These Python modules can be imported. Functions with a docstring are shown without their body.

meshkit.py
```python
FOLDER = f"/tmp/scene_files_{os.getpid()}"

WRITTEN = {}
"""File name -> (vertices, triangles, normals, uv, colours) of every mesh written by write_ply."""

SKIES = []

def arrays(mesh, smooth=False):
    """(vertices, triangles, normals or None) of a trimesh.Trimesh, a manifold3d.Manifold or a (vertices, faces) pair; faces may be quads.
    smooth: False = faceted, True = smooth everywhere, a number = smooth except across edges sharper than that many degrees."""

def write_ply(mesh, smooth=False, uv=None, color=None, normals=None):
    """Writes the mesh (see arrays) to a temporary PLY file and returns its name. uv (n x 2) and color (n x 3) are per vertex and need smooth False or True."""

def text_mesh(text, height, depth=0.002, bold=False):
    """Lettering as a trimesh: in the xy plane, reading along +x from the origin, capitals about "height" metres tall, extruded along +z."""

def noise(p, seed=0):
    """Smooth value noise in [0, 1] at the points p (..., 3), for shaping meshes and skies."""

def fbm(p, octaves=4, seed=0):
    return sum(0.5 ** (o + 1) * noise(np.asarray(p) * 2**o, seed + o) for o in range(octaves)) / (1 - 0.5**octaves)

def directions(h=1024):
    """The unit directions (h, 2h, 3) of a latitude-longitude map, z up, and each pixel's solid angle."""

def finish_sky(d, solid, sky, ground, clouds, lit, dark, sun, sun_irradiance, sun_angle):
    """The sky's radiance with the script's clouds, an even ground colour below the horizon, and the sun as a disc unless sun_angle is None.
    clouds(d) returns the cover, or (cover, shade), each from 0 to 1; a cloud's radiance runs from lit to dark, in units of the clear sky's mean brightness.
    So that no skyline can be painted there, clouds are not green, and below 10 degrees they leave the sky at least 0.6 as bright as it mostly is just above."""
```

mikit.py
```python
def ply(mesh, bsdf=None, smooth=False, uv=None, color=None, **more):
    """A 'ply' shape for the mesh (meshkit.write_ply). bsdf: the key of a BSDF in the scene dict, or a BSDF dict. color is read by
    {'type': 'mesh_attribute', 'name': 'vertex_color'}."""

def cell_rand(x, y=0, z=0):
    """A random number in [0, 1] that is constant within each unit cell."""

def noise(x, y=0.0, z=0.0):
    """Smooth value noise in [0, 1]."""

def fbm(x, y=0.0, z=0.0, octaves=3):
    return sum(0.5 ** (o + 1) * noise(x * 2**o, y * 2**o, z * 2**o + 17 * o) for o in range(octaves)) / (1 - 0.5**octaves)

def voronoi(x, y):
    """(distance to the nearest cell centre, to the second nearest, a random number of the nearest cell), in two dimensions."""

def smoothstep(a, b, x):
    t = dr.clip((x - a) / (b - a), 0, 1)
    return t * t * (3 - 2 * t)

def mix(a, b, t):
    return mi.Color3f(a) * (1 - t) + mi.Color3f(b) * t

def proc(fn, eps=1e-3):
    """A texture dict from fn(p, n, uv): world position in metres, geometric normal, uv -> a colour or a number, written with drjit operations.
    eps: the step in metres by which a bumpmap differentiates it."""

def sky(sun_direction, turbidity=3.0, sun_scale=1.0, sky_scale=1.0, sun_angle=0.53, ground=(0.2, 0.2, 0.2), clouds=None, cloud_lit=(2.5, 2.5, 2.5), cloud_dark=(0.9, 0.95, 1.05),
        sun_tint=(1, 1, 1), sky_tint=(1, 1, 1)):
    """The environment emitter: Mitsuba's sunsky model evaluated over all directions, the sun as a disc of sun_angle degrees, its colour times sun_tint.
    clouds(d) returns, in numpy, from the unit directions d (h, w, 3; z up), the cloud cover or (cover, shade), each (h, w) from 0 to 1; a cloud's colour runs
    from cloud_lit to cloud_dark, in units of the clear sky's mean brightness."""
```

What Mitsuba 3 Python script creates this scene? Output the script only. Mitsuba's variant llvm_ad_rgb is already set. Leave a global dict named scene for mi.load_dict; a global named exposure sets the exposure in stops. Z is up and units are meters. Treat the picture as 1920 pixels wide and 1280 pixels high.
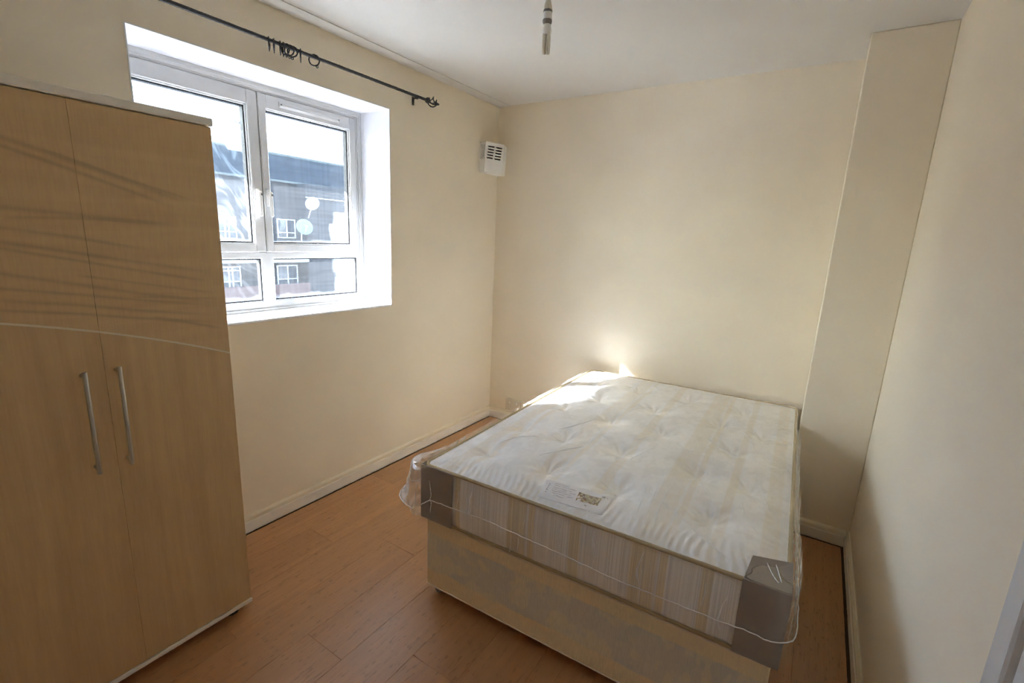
import math
import numpy as np, trimesh, manifold3d as m3, drjit as dr, mitsuba as mi, mikit, meshkit
from mikit import noise, fbm, smoothstep, mix
from shapely.geometry import Polygon

T = mi.ScalarTransform4f
scene, labels = {'type': 'scene'}, {}
rng = np.random.default_rng(7)

# ------------------------------------------------------------------ camera
CAM = np.array([2.2164, -3.1529, 1.4916]); YAW, PIT, ROLL, FPX = 0.5686, -0.2143, 0.0437, 887.16
fw = np.array([-math.sin(YAW) * math.cos(PIT), math.cos(YAW) * math.cos(PIT), math.sin(PIT)])
rt = np.cross(fw, [0, 0, 1]); rt /= np.linalg.norm(rt); up = np.cross(rt, fw)
up = -rt * math.sin(ROLL) + up * math.cos(ROLL)
scene['camera'] = {'type': 'perspective', 'fov': math.degrees(2 * math.atan(960 / FPX)), 'fov_axis': 'x', 'near_clip': 0.02,
                   'to_world': T().look_at(origin=CAM.tolist(), target=(CAM + fw).tolist(), up=up.tolist())}

# ------------------------------------------------------------------ sky and sun, exposure
SUN = np.array([-1.0, -0.98, 0.76])
scene['sky'] = mikit.sky(SUN, turbidity=3.0, sun_scale=1.0, sky_scale=0.8, ground=(0.16, 0.15, 0.14), sun_tint=(0.79, 1.10, 1.84), sky_tint=(1.0, 1.0, 1.02))
exposure = 6.0

# ------------------------------------------------------------------ materials
def rgb(*c): return {'type': 'rgb', 'value': list(c)}
def mat(key, d, two=True): scene[key] = {'type': 'twosided', 'b': d} if two else d
def diffuse(key, tex): mat(key, {'type': 'diffuse', 'reflectance': tex})
def princ(key, tex, rough=0.5, **k): mat(key, {'type': 'principled', 'base_color': tex, 'roughness': rough, **k})

def paint(c, amt=0.03, f=3.0):
    def fn(p, n, uv):
        return mi.Color3f(c) * (1 + amt * (fbm(p.x * f, p.y * f, p.z * f, 3) - 0.5) * 2)
    return mikit.proc(fn)

diffuse('m_wall', paint((0.84, 0.76, 0.615)))
diffuse('m_ceiling', paint((0.71, 0.69, 0.65), 0.02))
princ('m_white_gloss', rgb(0.78, 0.78, 0.78), 0.35)
princ('m_reveal', rgb(0.77, 0.77, 0.80), 0.5)
princ('m_upvc', rgb(0.60, 0.60, 0.60), 0.25)
princ('m_skirting', paint((0.78, 0.74, 0.66), 0.04, 9.0), 0.4)
princ('m_skirting_cream', paint((0.77, 0.70, 0.55), 0.03, 9.0), 0.45)
princ('m_gasket', rgb(0.02, 0.022, 0.026), 0.5)
princ('m_black_iron', rgb(0.022, 0.022, 0.024), 0.45)
princ('m_nickel', rgb(0.55, 0.52, 0.47), 0.32, metallic=1.0)
princ('m_plastic_white', rgb(0.80, 0.79, 0.76), 0.4)
princ('m_plastic_cream', rgb(0.66, 0.60, 0.48), 0.4)
princ('m_plastic_grey', rgb(0.16, 0.15, 0.14), 0.5)
princ('m_slot_shade', rgb(0.20, 0.195, 0.185), 0.55)  # dark tone standing in for the shade inside the ventilator slots
princ('m_dark', rgb(0.03, 0.028, 0.025), 0.7)
princ('m_top_board', rgb(0.80, 0.77, 0.70), 0.45)
princ('m_door_paint', rgb(0.58, 0.575, 0.57), 0.45)
princ('m_trim_strip', rgb(0.74, 0.64, 0.50), 0.45)
diffuse('m_subfloor', rgb(0.10, 0.065, 0.04))

def plank(tone, seed):
    c1 = [v * tone for v in (0.50, 0.275, 0.130)]; c2 = [v * tone for v in (0.40, 0.205, 0.090)]
    def fn(p, n, uv):
        g = fbm(p.x * 70 + seed * 3.1, p.y * 2.2 + seed * 1.7, 0.0, 4)
        fine = noise(p.x * 420, p.y * 14 + seed, 0.0)
        spot = smoothstep(0.80, 0.86, noise(p.x * 260 + seed, p.y * 42, 3.0)) * 0.18
        return mix(tuple(c1), tuple(c2), dr.clip(g * 0.8 + fine * 0.22, 0, 1)) * (1 - spot)
    return mikit.proc(fn)
NPL = 4
for i, t in enumerate((1.0, 0.94, 1.06, 0.98)):
    princ(f'm_plank_{i}', plank(t, i * 5.3), 0.34, specular=0.5)

def maple(vertical, seed):
    def fn(p, n, uv):
        a, b = (p.y, p.z) if vertical else (p.z, p.y)
        g = fbm(a * 38 + 2.0 * fbm(a * 3 + seed, b * 1.2, 1.0, 2), b * 1.6 + seed, 0.0, 4)
        f = noise(a * 330, b * 18, seed)
        base = mix((0.68, 0.485, 0.265), (0.53, 0.355, 0.18), dr.clip(g * 0.75 + f * 0.3, 0, 1))
        return base * (0.95 + 0.1 * fbm(p.y * 5, p.z * 5, seed, 2))
    return mikit.proc(fn)
princ('m_maple_door', maple(True, 1.3), 0.42)
princ('m_maple_side', maple(True, 6.1), 0.45)

# the wardrobe's upper door panels: grain with long darker streaks laid over it (y, z at both ends)
STREAKS = [((-2.96, 1.725), (-2.363, 1.545), .010), ((-2.94, 1.70), (-2.43, 1.535), .008), ((-2.75, 1.665), (-2.36, 1.553), .005), ((-2.98, 1.522), (-2.424, 1.483), .009),
           ((-2.838, 1.490), (-2.52, 1.497), .006), ((-2.98, 1.49), (-2.50, 1.408), .007), ((-2.98, 1.452), (-2.33, 1.333), .008), ((-2.98, 1.44), (-2.33, 1.300), .006),
           ((-2.98, 1.385), (-2.33, 1.227), .008), ((-2.98, 1.335), (-2.33, 1.222), .006), ((-2.98, 1.305), (-2.33, 1.19), .007), ((-2.98, 1.28), (-2.33, 1.165), .006),
           ((-2.72, 1.345), (-2.33, 1.262), .005), ((-2.60, 1.275), (-2.33, 1.248), .005), ((-2.55, 1.21), (-2.33, 1.142), .006)]
def streaked(p, n, uv):
    g = fbm(p.z * 46 + 1.5 * fbm(p.y * 2.5, p.z * 6, 4.0, 2), p.y * 2.0, 0.0, 4)
    f = noise(p.y * 300, p.z * 26, 2.0)
    base = mix((0.68, 0.485, 0.27), (0.55, 0.37, 0.19), dr.clip(g * 0.65 + f * 0.3, 0, 1))
    s = mi.Float(0)
    for (y0, z0), (y1, z1), w in STREAKS:
        u = (p.y - y0) / (y1 - y0)
        d = p.z - (z0 + (z1 - z0) * u) - 0.006 * (noise(p.y * 7, z0 * 31, 1.0) - 0.5)
        s += dr.exp(-dr.square(d / (w * 0.78))) * smoothstep(0.0, 0.12, u) * smoothstep(1.0, 0.75, u) * (0.6 + 0.6 * noise(p.y * 9, z1 * 40, 6.0))
    return base * (1 - 0.17 * dr.minimum(s, 1.2))
princ('m_maple_streaked', mikit.proc(streaked), 0.42)

# fabrics (bed): uv carries the bed's own coordinates in metres
STRIPES = [(0.10, .030), (0.165, .012), (0.43, .040), (0.49, .012), (0.655, .020), (0.885, .042), (0.945, .012), (1.07, .016), (1.212, .026)]
def stripes(s):
    k = mi.Float(0)
    for c, w in STRIPES: k += smoothstep(w * 1.15, w * 0.75, dr.abs(s - c))
    return dr.minimum(k, 1)
def ticking(p, n, uv):
    s, t = uv.x, uv.y
    k = stripes(s)
    weave = noise(s * 260, t * 40, 0.0) * 0.5 + noise(s * 60, t * 60, 2.0) * 0.5
    leaf = smoothstep(0.50, 0.62, fbm(s * 26, t * 18, 5.0, 3))
    c = mix((0.88, 0.885, 0.90), (0.70, 0.585, 0.40), k * 0.30 * (0.75 + 0.25 * leaf))
    return c * (0.95 + 0.08 * weave) * (1 - 0.05 * leaf * (1 - k))
diffuse('m_ticking', mikit.proc(ticking))
def border(p, n, uv):
    s, t = uv.x, uv.y
    k = stripes(s)
    rib = noise(s * 420, t * 4, 0.0)
    c = mix((0.87, 0.86, 0.85), (0.76, 0.67, 0.48), k * 0.7)
    return c * (0.86 + 0.24 * rib)
diffuse('m_border', mikit.proc(border))
def divan(p, n, uv):
    s, z = uv.x, uv.y
    edge = dr.maximum(smoothstep(0.292, 0.300, z + 0.004 * noise(s * 40, z * 9, 1.0)), smoothstep(0.128, 0.118, z + 0.03 * (fbm(s * 9, z * 12, 3.0, 2) - 0.5)))
    motif = smoothstep(0.46, 0.60, fbm(s * 13, z * 17, 7.0, 3))
    weave = noise(s * 380, z * 60, 2.0)
    field = mix((0.68, 0.64, 0.55), (0.76, 0.69, 0.54), motif)
    return mix(field, (0.82, 0.70, 0.48), edge) * (0.92 + 0.12 * weave)
diffuse('m_divan', mikit.proc(divan))
diffuse('m_piping', rgb(0.42, 0.33, 0.19))
princ('m_guard', paint((0.27, 0.235, 0.21), 0.06, 20.0), 0.4)
princ('m_label', rgb(0.74, 0.74, 0.78), 0.5)
princ('m_print', rgb(0.40, 0.40, 0.45), 0.6)
def crest(p, n, uv):
    a = fbm(p.x * 130, p.y * 130, 0.0, 3); b = noise(p.x * 210, p.y * 160, 4.0)
    c = mix((0.25, 0.18, 0.125), (0.41, 0.35, 0.22), smoothstep(0.45, 0.62, a))
    return mix(c, (0.54, 0.50, 0.38), smoothstep(0.72, 0.80, b))
princ('m_crest', mikit.proc(crest), 0.5)

# clear polythene and window glass
scene['m_polythene'] = {'type': 'thindielectric', 'int_ior': 1.5}
def film_w(p, n, uv):
    a = fbm(p.x * 14, p.y * 14, p.z * 22, 3)
    return dr.clip(0.22 + 0.40 * smoothstep(0.35, 0.75, a), 0, 1)
scene['m_polythene_creased'] = {'type': 'blendbsdf', 'weight': mikit.proc(film_w), 'a': {'type': 'thindielectric', 'int_ior': 1.5},
                        'b': {'type': 'twosided', 'b': {'type': 'diffuse', 'reflectance': rgb(0.90, 0.90, 0.91)}}}

diffuse('m_polythene_fold', rgb(0.84, 0.84, 0.85))
def dirt_w(p, n, uv):
    y, z = p.y, p.z
    wob = 0.03 * (fbm(y * 14, z * 14, 1.0, 3) - 0.5)
    lim = dr.select(z > 1.60, -1.195, dr.select(z > 1.53, -1.283, dr.select(z > 1.36, -1.31, -1.292)))
    lim = dr.select(z > 1.72, -1.150, lim)
    heavy = smoothstep(lim - 0.022, lim + 0.014, y + wob) * smoothstep(1.86, 1.80, z)
    flakes = noise(y * 38, z * 30, 9.0)
    clear_spots = dr.select(z < 1.34, smoothstep(0.60, 0.74, flakes) * 0.6, 0.0) * smoothstep(-1.17, -1.22, y)
    heavy = heavy * (1 - clear_spots)
    low = smoothstep(1.436, 1.412, z + wob * 0.6) * smoothstep(1.38, 1.40, z) + smoothstep(1.138, 1.116, z + wob)
    u = y + 0.8 * z + 0.20 * fbm(y * 5, z * 5, 3.0, 3)
    v = z - 0.6 * y
    swirl = smoothstep(0.47, 0.75, fbm(u * 34, v * 7, 4.0, 3))
    left = smoothstep(-1.70, -1.78, y)
    sm = 0.055 + left * (0.035 + 0.13 * swirl) * smoothstep(1.34, 1.42, z) + left * 0.05 * swirl
    grid = 0.02 * noise(y * 90, z * 6, 2.0) + 0.02 * noise(y * 6, z * 90, 3.0)
    return dr.clip(sm + grid + 0.74 * heavy + 0.30 * low, 0, 0.9)
scene['m_glass'] = {'type': 'blendbsdf', 'weight': mikit.proc(dirt_w), 'a': {'type': 'thindielectric', 'int_ior': 1.5},
                    'b': {'type': 'principledthin', 'base_color': rgb(0.92, 0.92, 0.92), 'roughness': 0.55, 'diff_trans': 1.3, 'spec_trans': 0.75}}
scene['m_lamp_glass'] = {'type': 'principled', 'base_color': rgb(0.80, 0.78, 0.70), 'roughness': 0.25}

# far buildings
def brick_far(c, c2):
    def fn(p, n, uv):
        row = dr.floor(p.z / 0.075); h = (p.y + p.x) / 0.225 + 0.5 * (row - 2 * dr.floor(row / 2))
        r = mikit.cell_rand(h, row, 3)
        fx, fz = h - dr.floor(h), p.z / 0.075 - row
        joint = dr.maximum(smoothstep(0.05, 0.02, fx), smoothstep(0.14, 0.08, fz))
        return mix(c, c2, r) * (0.8 + 0.4 * fbm(p.y * 0.9, p.z * 0.9, 2.0, 3)) * (1 - 0.0 * joint) + mi.Color3f(0.03) * joint
    return mikit.proc(fn)
diffuse('m_brick_dark', brick_far((0.055, 0.05, 0.05), (0.10, 0.085, 0.08)))
diffuse('m_brick_red', brick_far((0.15, 0.085, 0.07), (0.20, 0.12, 0.10)))
def slate(p, n, uv):
    row = dr.floor(p.z / 0.16); h = p.y / 0.26 + 0.5 * (row - 2 * dr.floor(row / 2))
    return mix((0.042, 0.042, 0.045), (0.07, 0.07, 0.073), mikit.cell_rand(h, row, 5)) * (0.85 + 0.3 * fbm(p.y, p.z, 0.0, 3))
diffuse('m_slate', mikit.proc(slate))
diffuse('m_render_pale', paint((0.62, 0.66, 0.64), 0.08, 1.2))
diffuse('m_concrete', paint((0.33, 0.325, 0.315), 0.12, 1.0))
diffuse('m_far_white', rgb(0.80, 0.80, 0.80))
princ('m_far_glass', rgb(0.05, 0.06, 0.075), 0.08, specular=0.8)
princ('m_dish', rgb(0.22, 0.31, 0.27), 0.5)
diffuse('m_pot', rgb(0.35, 0.33, 0.31))
diffuse('m_lead', rgb(0.17, 0.17, 0.15))

# ------------------------------------------------------------------ helpers
def numbered(key):
    if key not in scene and key not in things: return key
    i = 1
    while f'{key}_{i:03d}' in scene or f'{key}_{i:03d}' in things: i += 1
    return f'{key}_{i:03d}'
things = {}
def thing(name, label, cat, group=None):
    key = numbered(name); things[key] = 1
    labels[key] = {'label': label, 'category': cat}
    if group: labels[key]['group'] = group
    return key
def add(name, mesh, material, parent=None, smooth=False, label=None, **k):
    key = numbered(f'{parent}__{name}' if parent else name)
    scene[key] = mikit.ply(mesh, material, smooth=smooth, **k)
    if label: labels[key] = {'label': label}
    return key
def struct(name, mesh, material, label=None, smooth=False):
    key = add(name, mesh, material, smooth=smooth)
    labels[key] = {'kind': 'structure', **({'label': label} if label else {})}
    return key
def tag(key, label, cat, group=None):
    labels[key] = {'label': label, 'category': cat, **({'group': group} if group else {})}
    return key
def cat_(*ms): return trimesh.util.concatenate([m for m in ms])
def bx(x0, x1, y0, y1, z0, z1, c=0.0):
    x0, x1 = sorted((x0, x1)); y0, y1 = sorted((y0, y1)); z0, z1 = sorted((z0, z1))
    if c <= 0:
        return trimesh.creation.box(bounds=[[x0, y0, z0], [x1, y1, z1]])
    lo, hi = np.array([x0, y0, z0]), np.array([x1, y1, z1]); c = min(c, 0.45 * (hi - lo).min())
    pts = []
    for k in np.ndindex(2, 2, 2):
        q = np.where(k, hi, lo); s = np.where(k, -1, 1)
        for a in range(3):
            d = s * c; d = d.astype(float); d[a] = 0
            pts.append(q + d)
    return trimesh.convex.convex_hull(np.array(pts))
def sweep(path, r, n=12, closed=False):
    p = np.asarray(path, float); r = np.broadcast_to(np.asarray(r, float), (len(p),))
    if closed: t = np.roll(p, -1, 0) - np.roll(p, 1, 0)
    else: t = np.gradient(p, axis=0)
    t /= np.linalg.norm(t, axis=1, keepdims=True) + 1e-12
    a = np.zeros_like(p); ref = np.array([0, 0, 1.0]) if abs(t[0, 2]) < 0.9 else np.array([1.0, 0, 0])
    for i in range(len(p)):
        v = (a[i - 1] if i else ref); v = v - t[i] * (v @ t[i]); a[i] = v / (np.linalg.norm(v) + 1e-12)
    b = np.cross(t, a); ang = np.arange(n) * 2 * np.pi / n
    v = p[:, None] + r[:, None, None] * (np.cos(ang)[None, :, None] * a[:, None] + np.sin(ang)[None, :, None] * b[:, None])
    f = []
    m = len(p)
    for i in range(m if closed else m - 1):
        for j in range(n):
            q = [i * n + j, i * n + (j + 1) % n, ((i + 1) % m) * n + (j + 1) % n, ((i + 1) % m) * n + j]
            f += [[q[0], q[1], q[2]], [q[0], q[2], q[3]]]
    v = v.reshape(-1, 3)
    if not closed:
        v = np.vstack([v, p[:1], p[-1:]]); c0, c1 = len(v) - 2, len(v) - 1
        for j in range(n):
            f += [[c0, (j + 1) % n, j], [c1, (m - 1) * n + j, (m - 1) * n + (j + 1) % n]]
    return trimesh.Trimesh(v, np.array(f), process=False)
def lathe(profile, at=(0, 0, 0), n=32):
    m = trimesh.creation.revolve(np.array(profile, float), sections=n); m.apply_translation(at); return m
def prism(poly, z0, z1):
    m = trimesh.creation.extrude_polygon(Polygon(poly), z1 - z0, engine='earcut'); m.apply_translation([0, 0, z0]); return m
def man(mesh):
    mesh = mesh.copy(); mesh.merge_vertices()
    return m3.Manifold(m3.Mesh(np.asarray(mesh.vertices, np.float32), np.asarray(mesh.faces, np.uint32)))
def tri(man_):
    m = man_.to_mesh(); return trimesh.Trimesh(m.vert_properties[:, :3], m.tri_verts, process=False)

# ------------------------------------------------------------------ room shell
W, H, REAR = 2.54, 2.45, -3.55
Y0, Y1, Z0, Z1, RD, WT = -2.344, -1.097, 1.050, 2.186, 0.25, 0.34     # window opening, reveal depth, wall thickness
PX, PY = 2.2405, -0.342                                               # the boxed-in pillar
wl = cat_(bx(-WT, 0, REAR - .1, Y0, -.25, H + .25), bx(-WT, 0, Y1, .1, -.25, H + .25), bx(-WT, 0, Y0, Y1, -.25, Z0), bx(-WT, 0, Y0, Y1, Z1, H + .25))
struct('wall_left', wl, 'm_wall', 'cream painted wall with the window')
struct('wall_back', bx(0, W, 0, .1, -.25, H + .25), 'm_wall', 'cream painted wall behind the bed')
struct('wall_right', bx(W, W + .1, REAR - .1, .1, -.25, H + .25), 'm_wall', 'pale painted wall along the right')
struct('wall_rear', bx(0, W, REAR - .1, REAR, -.25, H + .25), 'm_wall', 'painted wall behind the camera')
struct('ceiling', bx(0, W, REAR, 0, H, H + .2), 'm_ceiling', 'white ceiling')
struct('trim_1', bx(0, .095, REAR, 0, H - .004, H, .002), 'm_ceiling', 'flat lining strip on the ceiling above the window wall')
struct('pillar', bx(PX, W, PY, 0, 0, H, .004), 'm_wall', 'boxed-in pillar in the back right corner')

# floor: subfloor and separately laid planks
fl = struct('floor', bx(0, W, REAR, 0, -.20, -.009), 'm_subfloor', 'brown laminate floor')
PW, PLEN = 0.193, 1.285
nrow = int(math.ceil((W - .05) / PW))
for r in range(nrow):
    x0 = .027 + r * PW; x1 = min(x0 + PW, W - .027)
    if x1 - x0 < .01: continue
    y = -.027 + 0.0; off = (r * 0.437 % 1) * PLEN; y1 = y; nxt = y - off if off > .15 else y - off - PLEN
    while y1 > REAR + .03:
        y2 = max(nxt, REAR + .02)
        if x0 > PX - .2 and y1 > PY - .02:   # notch round the pillar
            xa = min(x1, PX - .012)
            if y2 < PY - .03:
                add('plank', bx(x0, x1, y2, PY - .027, -.009, 0, .0011), f'm_plank_{(r * 3 + 1) % NPL}', fl)
                if xa - x0 > .03: add('plank', bx(x0, xa, PY - .027, y1, -.009, 0, .0011), f'm_plank_{(r * 3 + 1) % NPL}', fl)
        else:
            add('plank', bx(x0, x1, y2, y1, -.009, 0, .0011), f'm_plank_{rng.integers(NPL)}', fl)
        y1, nxt = y2, y2 - PLEN

# skirting boards: white face with a cream painted top member
SK = 0.088
def skirting(p0, p1, nrm):
    p0, p1, nrm = np.array(p0, float), np.array(p1, float), np.array(nrm, float)
    prof = [(0, 0), (.016, 0), (.016, SK * .62), (.012, SK * .66), (0, SK * .66)]
    prof2 = [(0, SK * .66), (.013, SK * .66), (.013, SK * .88), (.006, SK), (0, SK)]
    out = []
    for pr in (prof, prof2):
        v = [np.r_[p + nrm * a, b] for p in (p0, p1) for a, b in pr]; n = len(pr)
        f = [[i, (i + 1) % n, n + (i + 1) % n, n + i] for i in range(n)]
        f = [t for q in f for t in ([q[0], q[1], q[2]], [q[0], q[2], q[3]])] + [[0, i + 1, i] for i in range(1, n - 1)] + [[n, n + i, n + i + 1] for i in range(1, n - 1)]
        m = trimesh.Trimesh(np.array(v), np.array(f), process=False); trimesh.repair.fix_normals(m); out.append(m)
    return out
for nm, a, b, n in (('baseboard_left', (0, REAR), (0, 0), (1, 0)), ('baseboard_back', (.017, 0), (PX, 0), (0, -1)), ('baseboard_pillar', (PX, PY), (W - .017, PY), (0, -1)), ('baseboard_right', (W, -2.12), (W, PY), (-1, 0))):
    lo, hi = skirting(a, b, n)
    k = struct(nm, lo, 'm_skirting', 'painted skirting board'); add('top_bead', hi, 'm_skirting_cream', k)

# door casing and door on the right wall, close to the camera
d1 = struct('door_1', bx(W - .004, W + .03, -3.02, -2.27, .006, 2.0, .003), 'm_door_paint', 'white door in the right wall')
add('casing', bx(W - .014, W + .02, -2.265, -2.205, 0, 2.06, .004), 'm_door_paint', d1)
add('casing', bx(W - .014, W + .02, -3.085, -3.025, 0, 2.06, .004), 'm_door_paint', d1)
add('casing', bx(W - .014, W + .02, -3.085, -2.205, 2.005, 2.065, .004), 'm_door_paint', d1)
for za, zb in ((.18, .92), (1.06, 1.86)): add('panel', bx(W - .012, W, -2.90, -2.39, za, zb, .006), 'm_door_paint', d1)

# ------------------------------------------------------------------ window
FX = -RD
win = struct('window_1', cat_(bx(FX - .06, FX, Y0, Y0 + .042, Z0, Z1, .003), bx(FX - .06, FX, Y1 - .042, Y1, Z0, Z1, .003), bx(FX - .06, FX, Y0 + .042, Y1 - .042, Z1 - .041, Z1, .003),
    bx(FX - .06, FX, Y0 + .042, Y1 - .042, Z0, Z0 + .056, .003), bx(FX - .06, FX - .002, Y0 + .042, Y1 - .042, 1.334, 1.364, .003), bx(FX - .06, FX - .002, -1.757, -1.694, Z0 + .05, 1.34, .003),
    bx(FX - .06, FX - .03, -1.757, -1.708, 1.36, Z1 - .03, .002)), 'm_upvc', 'white plastic window frame with two casements over two fixed lights')
# reveal linings and sill board
tk = .003
add('reveal', bx(FX, tk, Y1 - tk, Y1 + .001, Z0, Z1), 'm_reveal', win)
add('reveal', bx(FX, tk, Y0 - .001, Y0 + tk, Z0, Z1), 'm_reveal', win)
add('reveal', bx(FX, tk, Y0, Y1, Z1 - tk, Z1 + .001), 'm_reveal', win)
add('sill', bx(FX, .006, Y0 + .001, Y1 - .001, Z0 - .002, Z0 + .010, .004), 'm_white_gloss', win)
# cover beads where frame meets reveal
for k, (a, b) in enumerate(((.012, .006), (.024, .0035))):
    add('cover_bead', bx(FX - .001, FX + b + .003, Y0 + .003, Y1 - .003, Z1 - a - .009, Z1 - .003, .002), 'm_upvc', win)
    add('cover_bead', bx(FX - .001, FX + b + .003, Y1 - a - .007, Y1 - .003, Z0 + .012, Z1 - .003, .002), 'm_upvc', win)
add('cover_bead', bx(FX - .001, FX + .022, Y0 + .003, Y1 - .003, Z0 + .008, Z0 + .022, .003), 'm_upvc', win)

GX = -.272
def ring(y0, y1, z0, z1, g, xa, xb, c=.002):
    gl, gr, gb, gt = g
    return cat_(bx(xa, xb, y0, y0 + gl, z0, z1, c), bx(xa, xb, y1 - gr, y1, z0, z1, c), bx(xa, xb, y0 + gl, y1 - gr, z0, z0 + gb, c), bx(xa, xb, y0 + gl, y1 - gr, z1 - gt, z1, c))
def light(parent, y0, y1, z0, z1, bead=True):
    if bead:   # sloping glazing bead
        add('glazing_bead', ring(y0 - .006, y1 + .006, z0 - .006, z1 + .006, (.008,) * 4, GX + .006, FX - .004, .003), 'm_upvc', parent)
    add('gasket', ring(y0 - .001, y1 + .001, z0 - .001, z1 + .001, (.0085,) * 4, GX - .022, GX + .008, .0008), 'm_gasket', parent)
    v = np.array([[GX - .0, y0 - .004, z0 - .004], [GX, y1 + .004, z0 - .004], [GX, y1 + .004, z1 + .004], [GX, y0 - .004, z1 + .004]])
    add('pane', trimesh.Trimesh(v, [[0, 1, 2], [0, 2, 3]], process=False), 'm_glass', parent)
# casements
for y0, y1, gl, gr, hy in ((-2.300, -1.7345, .045, .052, -1.763), (-1.7285, -1.1415, .038, .042, -1.707)):
    sash = add('sash', ring(y0, y1, 1.367, 2.143, (gl, gr, .040, .068), FX - .05, FX + .006, .004), 'm_upvc', win)
    a, b, c, d = y0 + gl, y1 - gr, 1.407, 2.075
    # sub-parts of the sash stay on the window's second level
    light(win, a + .004, b - .004, c + .004, d - .004)
    h = add('handle', cat_(bx(FX + .005, FX + .014, hy - .011, hy + .011, 1.60, 1.685, .004), lathe([(0, 0), (.009, 0), (.009, .022), (0, .022)], (0, 0, 0), 20).apply_transform(trimesh.transformations.rotation_matrix(math.pi / 2, [0, 1, 0])).apply_translation([FX + .012, hy, 1.655]),
        bx(FX + .026, FX + .040, hy - .009, hy + .009, 1.545, 1.672, .005)), 'm_plastic_white', win)
    add('handle_lock', lathe([(0, 0), (.0055, 0), (.0055, .004), (0, .004)], (0, 0, 0), 16).apply_transform(trimesh.transformations.rotation_matrix(math.pi / 2, [0, 1, 0])).apply_translation([FX + .038, hy + .002, 1.655]), 'm_plastic_grey', win)
light(win, -2.296, -1.7575, 1.108, 1.333); light(win, -1.6935, -1.1435, 1.108, 1.333)
# trickle vent on the right casement
tv = add('trickle_vent', cat_(bx(FX + .004, FX + .017, -1.618, -1.258, 2.101, 2.119, .004), bx(FX + .004, FX + .012, -1.622, -1.254, 2.096, 2.124, .003)), 'm_upvc', win)
for y in (-1.612, -1.264): add('vent_cap', lathe([(0, 0), (.005, 0), (.004, .003), (0, .003)], (0, 0, 0), 14).apply_transform(trimesh.transformations.rotation_matrix(math.pi / 2, [0, 1, 0])).apply_translation([FX + .016, y, 2.110]), 'm_plastic_grey', win)
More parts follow.
